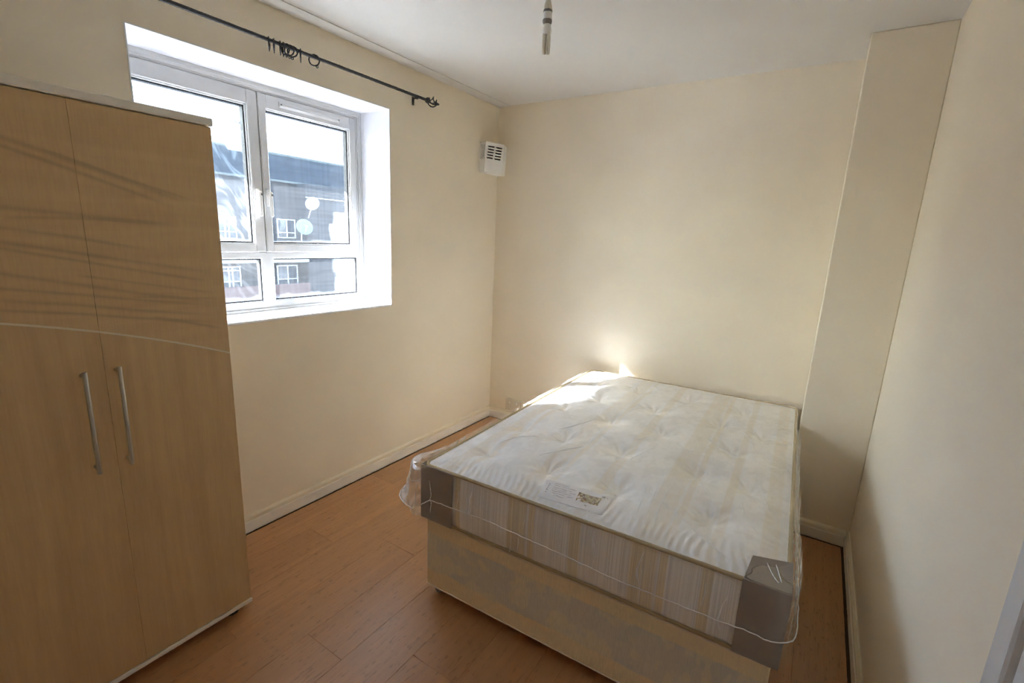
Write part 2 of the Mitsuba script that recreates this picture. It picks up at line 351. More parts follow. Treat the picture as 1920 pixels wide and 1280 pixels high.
# outside sill and the deck-access slab above, which cuts off the high sun
struct('trim_2', bx(-WT - .07, FX - .05, Y0, Y1, Z0 - .05, Z0 + .004, .004), 'm_concrete', 'outside window sill')
struct('balcony_slab', bx(-1.28, -WT, REAR - 1.5, 1.6, 2.478, 2.64), 'm_concrete', 'concrete access balcony outside above the window')

# ------------------------------------------------------------------ wardrobe
wd = thing('wardrobe', 'pale maple two-door wardrobe with curved door inlay, standing beside the window', 'wardrobe')
WX, WY0, WY1, WG = .508, -3.040, -2.325, -2.6775
add('body', cat_(bx(.02, .490, WY1 - .016, WY1, .045, 1.80, .001), bx(.02, .490, WY0, WY0 + .016, .045, 1.80, .001), bx(.02, .028, WY0 + .016, WY1 - .016, .045, 1.80), bx(.03, .47, WY0 + .016, WY1 - .016, .9, .916)), 'm_maple_side', wd)
add('top_board', bx(.018, WX + .008, WY0 - .004, WY1 + .003, 1.800, 1.823, .0015), 'm_top_board', wd, label='pale grey top board')
add('base_board', bx(.018, WX + .004, WY0 - .002, WY1 + .002, .034, .049, .0015), 'm_top_board', wd, label='pale base board')
for (x, y) in ((.46, WY1 - .055), (.46, WY0 + .055), (.07, WY1 - .055), (.07, WY0 + .055)):
    add('foot', lathe([(0, 0), (.024, 0), (.021, .034), (0, .034)], (x, y, 0), 20), 'm_dark', wd)
def arc(y): return 1.054 + .42 * (WY1 - y) - .185 * (WY1 - y) ** 2
for ya, yb, hy in ((WY0 + .0015, WG - .0004, -2.731), (WG + .0004, WY1 - .001, -2.652)):
    ys = np.linspace(ya, yb, 24)
    def slab(top, z_line, x0, x1):
        poly = [(y, z) for y, z in z_line]
        m = trimesh.creation.extrude_polygon(Polygon(poly), x1 - x0, engine='earcut')     # (y, z, x)
        v = m.vertices.copy(); m.vertices = np.stack([v[:, 2] + x0, v[:, 0], v[:, 1]], 1); return m
    low = [(ya, .052), (yb, .052)] + [(y, arc(y) - .003) for y in ys[::-1]]
    hig = [(y, arc(y) + .003) for y in ys] + [(yb, 1.797), (ya, 1.797)]
    dk = add('door', slab(0, low, .491, WX), 'm_maple_door', wd)
    add('upper_panel', slab(0, hig, .491, WX), 'm_maple_streaked', dk, label='upper door panel with long darker streaks')
    strip = [(y, arc(y) - .003) for y in ys] + [(y, arc(y) + .003) for y in ys[::-1]]
    add('inlay', slab(0, strip, .491, WX + .0012), 'm_trim_strip', dk, label='pale curved inlay strip')
    add('handle', cat_(sweep([(WX + .030, hy, z) for z in np.linspace(.768, 1.076, 8)], .0058, 14), sweep([(WX - .002, hy, 1.062), (WX + .030, hy, 1.062)], .0048, 12), sweep([(WX - .002, hy, .782), (WX + .030, hy, .782)], .0048, 12)), 'm_nickel', dk, smooth=40, label='satin metal bar handle')

# ------------------------------------------------------------------ bed: divan base
BA, BO = .033, np.array([1.004, -1.858]); BW, BLn, ZB, ZT = 1.265, 1.775, .362, .600
ca, sa = math.cos(BA), math.sin(BA)
def bed(v):
    v = np.asarray(v, float); o = v.copy()
    o[..., 0] = BO[0] + v[..., 0] * ca - v[..., 1] * sa; o[..., 1] = BO[1] + v[..., 0] * sa + v[..., 1] * ca
    return o
def bedmesh(m): m = m.copy(); m.vertices = bed(m.vertices); return m
dv = thing('divan_base', 'low cream fabric divan base under the wrapped mattress', 'bed base')
m = bx(0.004, BW - .004, .004, BLn, .048, ZB - .006, .006)
m = m.subdivide().subdivide(); n_ = m.vertices
uvd = np.stack([np.where(np.abs(n_[:, 0] - .004) < .01, n_[:, 1], np.where(np.abs(n_[:, 0] - BW + .004) < .01, n_[:, 1], n_[:, 0])), n_[:, 2]], 1)
def flat(mesh, uv):   # split so that faces stay crisp while carrying uv
    v = mesh.vertices[mesh.faces].reshape(-1, 3); u = uv[mesh.faces].reshape(-1, 2)
    return trimesh.Trimesh(v, np.arange(len(v)).reshape(-1, 3), process=False), u
mm, uu = flat(bedmesh(m), uvd)
add('body', mm, 'm_divan', dv, uv=uu)
def rrect(o, z, r=.03, n=6):
    x0, x1, y0, y1 = -o, BW + o, -o, BLn + o; pts = []
    for cx, cy, a0 in ((x1 - r, y0 + r, -90), (x1 - r, y1 - r, 0), (x0 + r, y1 - r, 90), (x0 + r, y0 + r, 180)):
        for a in np.radians(np.linspace(a0, a0 + 90, n)): pts.append((cx + r * math.cos(a), cy + r * math.sin(a), z))
    return np.array(pts)
def dens(p, step=.03):
    out = []
    for a, b in zip(p, np.roll(p, -1, 0)):
        k = max(1, int(np.linalg.norm(b - a) / step)); out += [a + (b - a) * i / k for i in range(k)]
    return np.array(out)
add('edge_piping', sweep(bed(dens(rrect(-.004, ZB - .008, .012))), .004, 8, True), 'm_trim_strip', dv, smooth=True)
add('edge_piping', sweep(bed(dens(rrect(-.004, .050, .012))), .003, 8, True), 'm_trim_strip', dv, smooth=True)
for s, t in ((.05, .04), (BW - .05, .04), (.05, BLn - .06), (BW - .05, BLn - .06)):
    c = bed([s, t, 0])
    k = add('castor', lathe([(0, 0), (.018, 0), (.02, .012), (.016, .026), (0, .026)], (0, 0, 0), 18).apply_transform(trimesh.transformations.rotation_matrix(math.pi / 2, [1, 0, 0])).apply_translation([c[0], c[1] + .013, .020]), 'm_plastic_grey', dv, smooth=40)
    add('stem', sweep([(c[0], c[1], .018), (c[0], c[1], .056)], .007, 10), 'm_nickel', k)

# ------------------------------------------------------------------ bed: mattress
mt = thing('mattress', 'white double mattress with gold stripes, still wrapped in clear plastic', 'mattress')
NS, NT = 230, 310
S, TT = np.meshgrid(np.linspace(0, 1, NS), np.linspace(0, 1, NT), indexing='ij')
# rounded corners in plan
s, t = S * BW, TT * BLn
ds, dt = np.minimum(s, BW - s), np.minimum(t, BLn - t)
dist = np.minimum(ds, dt)
rc = .035
corner = (ds < rc) & (dt < rc)
TUFTS = [(a, b) for b, row in ((.235, (.155, .43, .715, 1.035)), (.545, (.14, .36, .625, .94, 1.13)), (.93, (.18,)), (.86, (.46, .715, 1.03)), (1.16, (.29, .60, .94, 1.13)), (1.47, (.155, .43, .73, 1.02))) for a in row]
def top_height(s, t, dist):
    p = np.stack([s, t, s * 0], -1)
    h = .010 * (1 - np.exp(-(dist / .10) ** 2)) + .006 * (1 - np.exp(-(dist / .03) ** 1.5))
    h = h + .016 * np.sin(np.pi * np.clip(s / BW, 0, 1)) ** .7 * np.sin(np.pi * np.clip(t / BLn, 0, 1)) ** .5
    for k, (a, b) in enumerate(TUFTS):
        dx, dy = s - a, t - b; r = np.hypot(dx, dy); th = np.arctan2(dy, dx)
        h = h - .027 * np.exp(-(r / .080) ** 1.4) - .013 * np.exp(-(r / .035) ** 1.3)
        h = h + .0026 * np.sin(th * (7 + k % 4) + k * 1.7 + 2 * meshkit.noise(p * 9 + k)) * np.exp(-((r - .06) / .055) ** 2)
    # pleats that run in from the edges
    n1 = meshkit.noise(np.stack([s * 6, t * 6, s * 0], -1), 3); n2 = meshkit.noise(np.stack([s * 4, t * 4, s * 0], -1), 8)
    pf = np.sin((s + .05 * (n1 - .5) + .35 * (t) * (n2 - .5)) * 2 * np.pi / .026) * np.exp(-((t - .05) / .07) ** 2) * (.3 + n2)
    pl = np.sin((t + .05 * (n1 - .5) + .35 * s * (n2 - .5)) * 2 * np.pi / .034) * np.exp(-((s - .05) / .06) ** 2) * (.2 + n1)
    pr = np.sin((t + .05 * (n2 - .5)) * 2 * np.pi / .034) * np.exp(-((BW - s - .05) / .06) ** 2) * (.2 + n1)
    h = h + .0026 * pf + .0022 * pl + .0018 * pr
    h = h + .006 * (meshkit.fbm(np.stack([s * 7, t * 7, s * 0], -1), 3, 5) - .5) + .003 * (meshkit.fbm(np.stack([s * 26, t * 17, s * 0], -1), 2, 9) - .5)
    return h
hh = top_height(s, t, dist)
def round_plan(s, t, r=rc, o=0.0):
    cx = np.clip(s, r, BW - r); cy = np.clip(t, r, BLn - r)
    dx, dy = s - cx, t - cy; m_ = np.maximum(np.abs(dx), np.abs(dy)); l = np.hypot(dx, dy)
    k = np.where(l > 0, m_ / np.maximum(l, 1e-9), 1)
    return cx + dx * k, cy + dy * k
sp, tp = round_plan(s, t)
zt = np.minimum(ZT - .004 + hh * np.clip(dist / .02, 0, 1), 9)
V = bed(np.stack([sp, tp, zt], -1)).reshape(-1, 3)
I = np.arange(NS * NT).reshape(NS, NT)
F = np.stack([I[:-1, :-1], I[1:, :-1], I[1:, 1:], I[:-1, 1:]], -1).reshape(-1, 4)
F = np.vstack([F[:, [0, 1, 2]], F[:, [0, 2, 3]]])
add('top_panel', trimesh.Trimesh(V, F, process=False), 'm_ticking', mt, smooth=True, uv=np.stack([s, t], -1).reshape(-1, 2))
# border wall
per = dens(rrect(0, 0, rc, 8), .02)
def skirt(levels, off, close_bottom=True):
    n = len(per); c = np.array([BW / 2, BLn / 2])
    nx = np.roll(per, -1, 0) - np.roll(per, 1, 0); nrm = np.stack([nx[:, 1], -nx[:, 0]], 1); nrm /= np.linalg.norm(nrm, axis=1, keepdims=True)
    vs, us = [], []
    for z in levels:
        o = off(per[:, 0], per[:, 1], z)
        vs.append(np.c_[per[:, :2] + nrm * np.asarray(o)[:, None], np.full(n, z)])
        side = np.abs(nrm[:, 0]) > .7
        us.append(np.c_[np.where(side, per[:, 1], per[:, 0]), np.full(n, z)])
    v, u = np.vstack(vs), np.vstack(us); L = len(levels); f = []
    for i in range(L - 1):
        for j in range(n):
            a, b = i * n + j, i * n + (j + 1) % n; f += [[a, b, b + n], [a, b + n, a + n]]
    return v, np.array(f), u, n
lv = np.linspace(ZB + .002, ZT - .004, 14)
def boff(s_, t_, z):
    k = (z - ZB) / (ZT - ZB); p = np.stack([s_ * 5, t_ * 5, np.full_like(s_, z * 8)], -1)
    return .007 * math.sin(math.pi * k) + .004 * (meshkit.fbm(p, 2, 4) - .5) - .002
v, f, u, n = skirt(lv, boff)
vb = np.vstack([v, [[BW / 2, BLn / 2, lv[0]]]]); f2 = [[len(v), (j + 1) % n, j] for j in range(n)]
add('border', trimesh.Trimesh(bed(vb), np.vstack([f, f2]), process=False), 'm_border', mt, smooth=True, uv=np.vstack([u, [[.6, ZB]]]), label='beige striped border around the side')
add('piping', sweep(bed(dens(rrect(.003, ZT - .004, rc), .02)), .0065, 10, True), 'm_piping', mt, smooth=True, label='tan edge tape')
add('piping', sweep(bed(dens(rrect(.001, ZB + .006, rc), .02)), .0055, 10, True), 'm_piping', mt, smooth=True, label='tan edge tape')
# corner guards
def guard(parts):
    return bedmesh(cat_(*[bx(*b, .0012) for b in parts]))
add('corner_guard', guard([(-.010, .147, -.014, -.011, ZB + .004, ZT - .001), (-.013, -.010, -.014, .16, ZB + .004, ZT - .001)]), 'm_guard', mt, label='taupe corner guard at the left front corner')
gz = ZT + .010
gtop = trimesh.Trimesh(bed(np.array([[1.160, -.012, ZT + .006], [BW + .010, -.012, ZT + .004], [BW + .010, .13, ZT + .010], [1.172, .085, ZT + .020],
    [1.160, -.012, ZT + .0085], [BW + .010, -.012, ZT + .0065], [BW + .010, .13, ZT + .0125], [1.172, .085, ZT + .0225]])), [[0, 2, 1], [0, 3, 2], [4, 5, 6], [4, 6, 7], [0, 1, 5], [0, 5, 4], [1, 2, 6], [1, 6, 5], [2, 3, 7], [2, 7, 6], [3, 0, 4], [3, 4, 7]], process=False)
add('corner_guard', cat_(guard([(1.158, BW + .012, -.014, -.011, ZB + .004, ZT + .005), (BW + .009, BW + .012, -.014, .15, ZB + .004, ZT + .005)]), gtop), 'm_guard', mt, label='taupe corner guard at the right front corner')
# paper label on the top, near the front edge, following the surface
def hgt(a, b):
    a, b = np.asarray(a, float), np.asarray(b, float)
    i = np.clip(a / BW * (NS - 1), 0, NS - 1.001); j = np.clip(b / BLn * (NT - 1), 0, NT - 1.001)
    i0, j0 = i.astype(int), j.astype(int); fi, fj = i - i0, j - j0
    return (zt[i0, j0] * (1 - fi) * (1 - fj) + zt[i0 + 1, j0] * fi * (1 - fj) + zt[i0, j0 + 1] * (1 - fi) * fj + zt[i0 + 1, j0 + 1] * fi * fj)
from scipy.ndimage import gaussian_filter, maximum_filter
zs = gaussian_filter(zt, 5)
def hsm(a, b):
    i = np.clip((np.asarray(a) / BW * (NS - 1)), 0, NS - 1).astype(int); j = np.clip((np.asarray(b) / BLn * (NT - 1)), 0, NT - 1).astype(int)
    return np.maximum(zs[i, j], zt[i, j])
def patch(quad, lift, th, na=24, nb=14):
    q = np.array(quad, float); a, b = np.meshgrid(np.linspace(0, 1, na), np.linspace(0, 1, nb), indexing='ij')
    P_ = ((1 - a) * (1 - b))[..., None] * q[0] + (a * (1 - b))[..., None] * q[1] + (a * b)[..., None] * q[2] + ((1 - a) * b)[..., None] * q[3]
    z = hsm(P_[..., 0], P_[..., 1]) + lift
    top = np.c_[P_.reshape(-1, 2), z.ravel() + th]; bot = np.c_[P_.reshape(-1, 2), z.ravel()]
    J = np.arange(na * nb).reshape(na, nb); fq = np.stack([J[:-1, :-1], J[1:, :-1], J[1:, 1:], J[:-1, 1:]], -1).reshape(-1, 4)
    ft = np.vstack([fq[:, [0, 1, 2]], fq[:, [0, 2, 3]]]); fb = ft[:, ::-1] + na * nb
    rim = np.r_[J[:, 0], J[-1, 1:], J[-2::-1, -1], J[0, -2:0:-1]]; rn = np.roll(rim, -1); N_ = na * nb
    fr = np.vstack([np.c_[rim, rim + N_, rn + N_], np.c_[rim, rn + N_, rn]])
    return trimesh.Trimesh(bed(np.vstack([top, bot])), np.vstack([ft, fb, fr]), process=False)
lq = np.array([(.492, .030), (.725, .046), (.722, .168), (.470, .140)])
def lp(a, b): return (1 - a) * (1 - b) * lq[0] + a * (1 - b) * lq[1] + a * b * lq[2] + (1 - a) * b * lq[3]
lab = add('label', patch(lq, .002, .0008), 'm_label', mt, smooth=30, label='white paper label near the front edge')
def sub(a0, a1, b0, b1): return [lp(a0, b0), lp(a1, b0), lp(a1, b1), lp(a0, b1)]
add('picture', patch(sub(.55, .88, .30, .72), .0030, .0005, 14, 10), 'm_crest', lab, smooth=30, label='small brown and gold printed crest')
pr_ = [patch(sub(.16, .16 + w, b, b + .018), .0030, .0004, 6, 3) for b, w in ((.24, .26), (.34, .34), (.44, .30), (.54, .36), (.64, .28), (.76, .33), (.86, .22))]
pr_ += [patch(sub(.075, .10, b, b + .05), .0030, .0004, 4, 4) for b in (.28, .40, .52, .64, .74)] + [patch(sub(.66, .74, .14, .19), .0030, .0004, 4, 3), patch(sub(.86, .95, .78, .84), .0030, .0004, 4, 3)]
for q in pr_: add('print_line', q, 'm_print', lab)

# clear plastic wrap: a loose shell over top and sides
zf = np.maximum(gaussian_filter(maximum_filter(zt, (9, 9)), 6), zt) + .0035
pw = np.stack([s * 5 + 2 * meshkit.noise(np.stack([s * 2, t * 2, s * 0], -1), 2), t * 9 - 2 * s, s * 0], -1)
crease = np.abs(meshkit.noise(pw, 11) - .5) * 2
crease2 = np.abs(meshkit.noise(np.stack([s * 16 + t * 7, t * 5 - s * 3, s * 0], -1), 21) - .5) * 2
mask = np.clip(meshkit.noise(np.stack([s * 3.1, t * 3.1, s * 0], -1), 31) * 2.2 - .7, 0, 1)
zf = gaussian_filter(zf + .0030 * (1 - crease) ** 7 * mask + .0026 * (1 - crease2) ** 9 * mask, .8)
edge_z = ZT + .008
kf = np.clip(dist / .03, 0, 1); zf = edge_z * (1 - kf) + zf * kf
zf = np.maximum(zf, zt + .003)
# outward flare of the border ring
def foff(s_, t_, z):
    k = np.clip((z - ZB) / (ZT - ZB), 0, 1.1)
    p = np.stack([s_ * 9 + np.sin(z * 40) * .3, t_ * 9, np.full_like(s_, z * 10)], -1)
    o = .017 + .008 * meshkit.fbm(p, 2, 14) + .005 * (1 - np.abs(meshkit.noise(np.stack([s_ * 40, t_ * 40, np.full_like(s_, z * 14)], -1), 15) - .5) * 2) ** 4
    o = o + .009 * np.exp(-((z - (.467 + .010 * np.sin(s_ * 5))) / .006) ** 2)                    # welded seam half way up
    left = np.clip(1 - s_ / .01, 0, 1) if np.isscalar(s_) else np.where(s_ < .04, 1.0, 0.0)
    prof = np.interp(k, [0, .12, .35, .42, .55, 1.0, 1.1], [.35, .55, .75, 1.0, .80, .60, .5])
    o = o + left * .085 * prof * np.exp(-(np.maximum(t_ - .01, 0) / .09) ** 2)                    # the loose ear at the front left corner
    right = np.where(s_ > BW - .04, 1.0, 0.0)
    o = o + right * (.009 + .004 * np.sin(t_ * 7)) * np.interp(k, [0, .3, .8, 1.1], [.2, .7, 1, .6]) * np.exp(-(t_ / .9) ** 2)
    back = np.where(t_ > BLn - .04, 1.0, 0.0); o = np.where(back > 0, np.minimum(o, .02), o)
    side_in = np.where((s_ > BW - .04) & (t_ > 1.35), 1.0, 0.0); o = np.where(side_in > 0, np.minimum(o, .012), o)
    return np.where(z < ZB + .004, np.minimum(o * .5, .012), o)
# border points of the grid, walked round
rim = np.r_[I[:, 0], I[-1, 1:], I[-2::-1, -1], I[0, -2:0:-1]]
base = np.stack([sp, tp], -1).reshape(-1, 2)
rp = base[rim]; tn = np.roll(rp, -1, 0) - np.roll(rp, 1, 0); rn_ = np.stack([tn[:, 1], -tn[:, 0]], 1); rn_ /= np.linalg.norm(rn_, axis=1, keepdims=True)
levels = [edge_z - .004, *np.linspace(ZT - .006, ZB + .010, 30), ZB - .001]
top3 = np.stack([sp, tp, zf], -1).reshape(-1, 3)
o0 = foff(rp[:, 0], rp[:, 1], edge_z)
# let the outermost rows of the top flare out with the sides
for ring_k in range(4):
    w_ = (1 - ring_k / 4) ** 1.5
    sel = np.zeros((NS, NT), bool); sel[ring_k, ring_k:NT - ring_k] = sel[-1 - ring_k, ring_k:NT - ring_k] = True; sel[ring_k:NS - ring_k, ring_k] = sel[ring_k:NS - ring_k, -1 - ring_k] = True
    idx = I[sel]; d2 = ((base[idx][:, None] - rp[None]) ** 2).sum(-1).argmin(1)
    top3[idx, :2] += rn_[d2] * (o0[d2] * w_ * .85)[:, None]
rings = [np.c_[rp + rn_ * np.asarray(foff(rp[:, 0], rp[:, 1], z))[:, None], np.full(len(rp), z)] for z in levels]
R_ = len(rim); N0 = len(top3); ff = [F]
prev = rim
for q in range(len(levels)):
    cur = N0 + q * R_ + np.arange(R_); a, b, c, d = prev, np.roll(prev, -1), np.roll(cur, -1), cur
    ff.append(np.vstack([np.c_[a, d, c], np.c_[a, c, b]])); prev = cur
fv = np.vstack([top3] + rings); ff = np.vstack(ff); fc = fv[ff].mean(1)
ear = (fc[:, 0] < -.022) & (fc[:, 1] < .30)
def sub_film(sel): m_ = trimesh.Trimesh(bed(fv), ff[sel], process=False); m_.remove_unreferenced_vertices(); return m_
pw_ = add('plastic_wrap', sub_film(~ear), 'm_polythene', mt, smooth=True, label='crumpled clear polythene wrap')
add('loose_corner', sub_film(ear), 'm_polythene_creased', pw_, smooth=True, label='milky loose corner of the wrap, sticking out at the left')
# creases and the welded seam: thin whitish folds of the film
def wrap_line(path, r): return sweep(bed(np.asarray(path)), r, 7)
tl = np.linspace(1.1, rc, 40); an = np.radians(np.linspace(180, 270, 7)); sl = np.linspace(rc, BW - rc, 70); an2 = np.radians(np.linspace(270, 360, 7))
ctr = [(0, t_, -1, 0) for t_ in tl] + [(rc + rc * math.cos(a), rc + rc * math.sin(a), math.cos(a), math.sin(a)) for a in an[1:-1]] + [(q, 0, 0, -1) for q in sl] + [(BW - rc + rc * math.cos(a), rc + rc * math.sin(a), math.cos(a), math.sin(a)) for a in an2[1:-1]] + [(BW, t_, 1, 0) for t_ in tl[::-1]]
pts = []
for x_, y_, nx_, ny_ in ctr:
    zz = .467 + .010 * math.sin(x_ * 5); o_ = float(foff(np.array([x_]), np.array([y_]), zz)[0]) + .0005
    pts.append((x_ + nx_ * o_, y_ + ny_ * o_, zz))
add('seam', wrap_line(pts, .0017), 'm_polythene_fold', pw_, smooth=True)
r2 = np.random.default_rng(21)
for i in range(30):
    s0 = r2.uniform(.03, BW - .14); za = r2.uniform(ZB + .01, ZT - .08); zb_ = min(ZT - .006, za + r2.uniform(.04, .16)); w = r2.uniform(-.012, .012)
    q = []
    for z in np.linspace(za, zb_, 12):
        s1 = s0 + w * math.sin((z - za) * 30); q.append((s1, -float(foff(np.array([s1]), np.array([0.0]), z)[0]) - .0003, z))
    add('crease', wrap_line(q, np.r_[.0003, [r2.uniform(.0008, .0017)] * 10, .0003]), 'm_polythene_fold', pw_, smooth=True)
CREASES = [[(.833, .058), (.815, .177), (.803, .322)], [(.858, .058), (.847, .18), (.836, .346)], [(.884, .093), (.878, .201), (.879, .307)], [(.876, .232), (1.002, .123), (1.133, .02)], [(.961, .45), (1.0, .393), (1.025, .317)],
    [(.367, 1.43), (.383, 1.509), (.407, 1.542)], [(.479, 1.6), (.533, 1.509), (.588, 1.391)], [(.505, 1.0), (.535, 1.111), (.59, 1.184)], [(.652, .677), (.68, .741), (.702, .802)], [(.43, .747), (.488, .657), (.532, .617)],
    [(1.111, .407), (1.138, .307), (1.172, .241)], [(.798, .778), (.85, .716), (.891, .714)], [(.357, .292), (.427, .404), (.481, .477)], [(.154, .301), (.201, .407), (.269, .457)], [(.887, .619), (.934, .596), (.994, .532)],
    [(.27, .02), (.251, .075), (.24, .148)], [(1.145, .641), (1.176, .517), (1.196, .405)], [(.684, .472), (.704, .557), (.739, .635)], [(1.005, 1.207), (1.065, 1.088), (1.115, .91)], [(.06, .09), (.10, .05), (.15, .03)], [(.03, .16), (.06, .10), (.075, .04)],
    [(1.20, .12), (1.222, .05), (1.243, .015)], [(1.225, .13), (1.238, .07), (1.25, .02)], [(.30, .60), (.36, .70), (.40, .84)], [(.92, .90), (1.0, .83), (1.06, .80)]]
for c_ in CREASES:
    c_ = np.array(c_); u = np.linspace(0, 1, 18)[:, None]; p_ = (1 - u) ** 2 * c_[0] + 2 * u * (1 - u) * (2 * c_[1] - .5 * c_[0] - .5 * c_[2]) + u ** 2 * c_[2]
    fi, fj = np.clip(p_[:, 0] / BW * (NS - 1), 0, NS - 1), np.clip(p_[:, 1] / BLn * (NT - 1), 0, NT - 1)
    z_ = np.maximum(zf[np.floor(fi).astype(int), np.floor(fj).astype(int)], zf[np.ceil(fi).astype(int), np.ceil(fj).astype(int)]) + .0006
    add('crease', wrap_line(np.c_[p_, z_], np.r_[.0003, np.full(16, .0012), .0003]), 'm_polythene_fold', pw_, smooth=True)

# ------------------------------------------------------------------ curtain rod and rings
RX, RZ = .08, 2.278
rod = thing('curtain_rod', 'thin black metal curtain rod above the window', 'curtain rod')
add('rod', sweep([(RX, y, RZ) for y in np.linspace(-3.02, -.865, 12)], .0078, 14), 'm_black_iron', rod, smooth=True)
def finial(y, sgn):
    ms = [lathe([(0, -.010), (.010, -.010), (.017, -.004), (.017, .004), (.010, .010), (0, .010)], (0, 0, 0), 20).apply_transform(trimesh.transformations.rotation_matrix(math.pi / 2, [1, 0, 0])).apply_translation([RX, y, RZ])]
    u = np.linspace(0, 1, 26)
    for k in range(5):
        a = k * 2 * np.pi / 5 + u * 2.6; r = .0255 * np.sin(np.pi * u) ** .8 + .003
        ms.append(sweep(np.stack([RX + r * np.cos(a), y + sgn * (.008 + .068 * u), RZ + r * np.sin(a)], 1), .0035, 7))
    ms.append(sweep([(RX, y + sgn * z, RZ) for z in (.07, .082, .098)], [.008, .0075, .006], 12))
    return cat_(*ms)
add('finial', finial(-.866, 1), 'm_black_iron', rod, smooth=40)
add('finial', finial(-3.02, -1), 'm_black_iron', rod, smooth=40)
def bracket(y):
    return cat_(bx(0, .006, y - .009, y + .009, 2.250, 2.296, .002), sweep([(.003, y, 2.285), (.03, y - .01, 2.283), (.06, y - .03, 2.274), (RX, y - .045, RZ - .010)], .005, 10),
                sweep([(RX - .011, y - .045, RZ + .004), (RX - .008, y - .045, RZ - .010), (RX, y - .045, RZ - .013), (RX + .009, y - .045, RZ - .010), (RX + .012, y - .045, RZ + .002)], .0042, 8))
add('bracket', bracket(-.910), 'm_black_iron', rod, smooth=40)
add('bracket', bracket(-2.86), 'm_black_iron', rod, smooth=40)
ua = np.linspace(0, 2 * np.pi, 33)[:-1]
for i, (y, yaw, rr, tilt) in enumerate(((-1.850, 36, .0215, 2), (-1.828, 34, .0215, -2), (-1.799, 30, .0215, 3), (-1.785, 18, .0215, -3), (-1.772, -8, .0215, 5), (-1.757, -30, .0215, 2), (-1.741, -38, .0215, -4), (-1.702, 33, .0215, 4), (-1.632, -40, .0235, 24))):
    ca_, sa_ = math.cos(math.radians(yaw)), math.sin(math.radians(yaw)); ct, st = math.cos(math.radians(tilt)), math.sin(math.radians(tilt))
    def rp_(a, b): a, b = a * ct - b * st, a * st + b * ct; return np.stack([RX + a * ca_, y - a * sa_, RZ + .0078 + .0022 - rr + b], -1)
    mesh = sweep(rp_(rr * np.cos(ua), rr * np.sin(ua)), .0030, 8, True)
    eye = sweep(rp_(.0045 * np.cos(ua), -rr - .0065 + .0045 * np.sin(ua)), .0020, 6, True)
    k = add('curtain_ring', mesh, 'm_black_iron', smooth=True)
    tag(k, ('leftmost black metal curtain ring on the rod, seen edge-on', 'black metal curtain ring just right of the leftmost one, seen edge-on', 'leftmost black curtain ring of the tight bunch on the rod', 'second black curtain ring from the left within the tight bunch',
            'middle black curtain ring of the tight bunch on the rod', 'open black curtain ring second from the right within the tight bunch', 'rightmost open black curtain ring of the tight bunch on the rod',
            'black metal curtain ring hanging edge-on between the bunch and the lone ring', 'round black curtain ring hanging alone, rightmost on the rod')[i], 'curtain ring', 'curtain rings on the rod')
    add('eyelet', eye, 'm_black_iron', k, smooth=True)

# ------------------------------------------------------------------ pendant lamp holder and bulb
LX, LY = 1.2235, -1.452
pend = thing('pendant_lampholder', 'white plastic pendant lampholder hanging on its cable from the ceiling', 'light fitting')
add('ceiling_rose', lathe([(0, H - .026), (.022, H - .026), (.04, H - .012), (.043, H), (0, H)], (LX, LY, 0), 32), 'm_plastic_white', pend, smooth=40)
add('cable', sweep([(LX, LY, H - .02), (LX, LY, 2.34)], .0033, 10), 'm_plastic_cream', pend, smooth=True)
add('cap', lathe([(.004, 2.352), (.009, 2.350), (.0125, 2.342), (.0155, 2.322), (.0155, 2.318), (0, 2.318)], (LX, LY, 0), 28), 'm_plastic_cream', pend, smooth=40)
add('collar', lathe([(0, 2.319), (.0165, 2.319), (.0165, 2.311), (0, 2.311)], (LX, LY, 0), 28), 'm_plastic_grey', pend, smooth=40, label='dark collar')
add('skirt', lathe([(0, 2.312), (.0158, 2.312), (.0162, 2.286), (0, 2.286)], (LX, LY, 0), 28), 'm_plastic_white', pend, smooth=40)
add('shade_ring', lathe([(0, 2.287), (.0172, 2.287), (.0172, 2.279), (.0140, 2.272), (0, 2.272)], (LX, LY, 0), 28), 'm_plastic_grey', pend, smooth=40, label='dark shade ring')
bulb = thing('light_bulb', 'unlit compact fluorescent bulb in the pendant lampholder', 'light bulb')
add('base', lathe([(0, 2.274), (.0125, 2.274), (.0135, 2.264), (.0168, 2.257), (.0172, 2.244), (.0150, 2.236), (0, 2.236)], (LX, LY, 0), 28), 'm_plastic_white', bulb, smooth=40)
for dx in (-.0072, .0072):
    dxy = np.array([dx * .9, dx * .45])
    path = [(LX + dxy[0] - .0015, LY + dxy[1] + .0065, 2.238)] + [(LX + dxy[0] - .0015 * math.cos(a), LY + dxy[1] + .0065 * math.cos(a), 2.181 - .0065 * math.sin(a)) for a in np.linspace(0, np.pi, 12)] + [(LX + dxy[0] + .0015, LY + dxy[1] - .0065, 2.238)]
    add('tube', sweep(path, .0062, 12), 'm_lamp_glass', bulb, smooth=True)

# ------------------------------------------------------------------ corner ventilator box and socket
vb_ = thing('ventilator_box', 'small white slotted ventilator box high in the room corner', 'ventilator')
VP = [(.0005, -.234), (.066, -.246), (.116, -.088), (.080, -.0005), (.0005, -.0005)]
body = prism(VP, 1.955, 2.160)
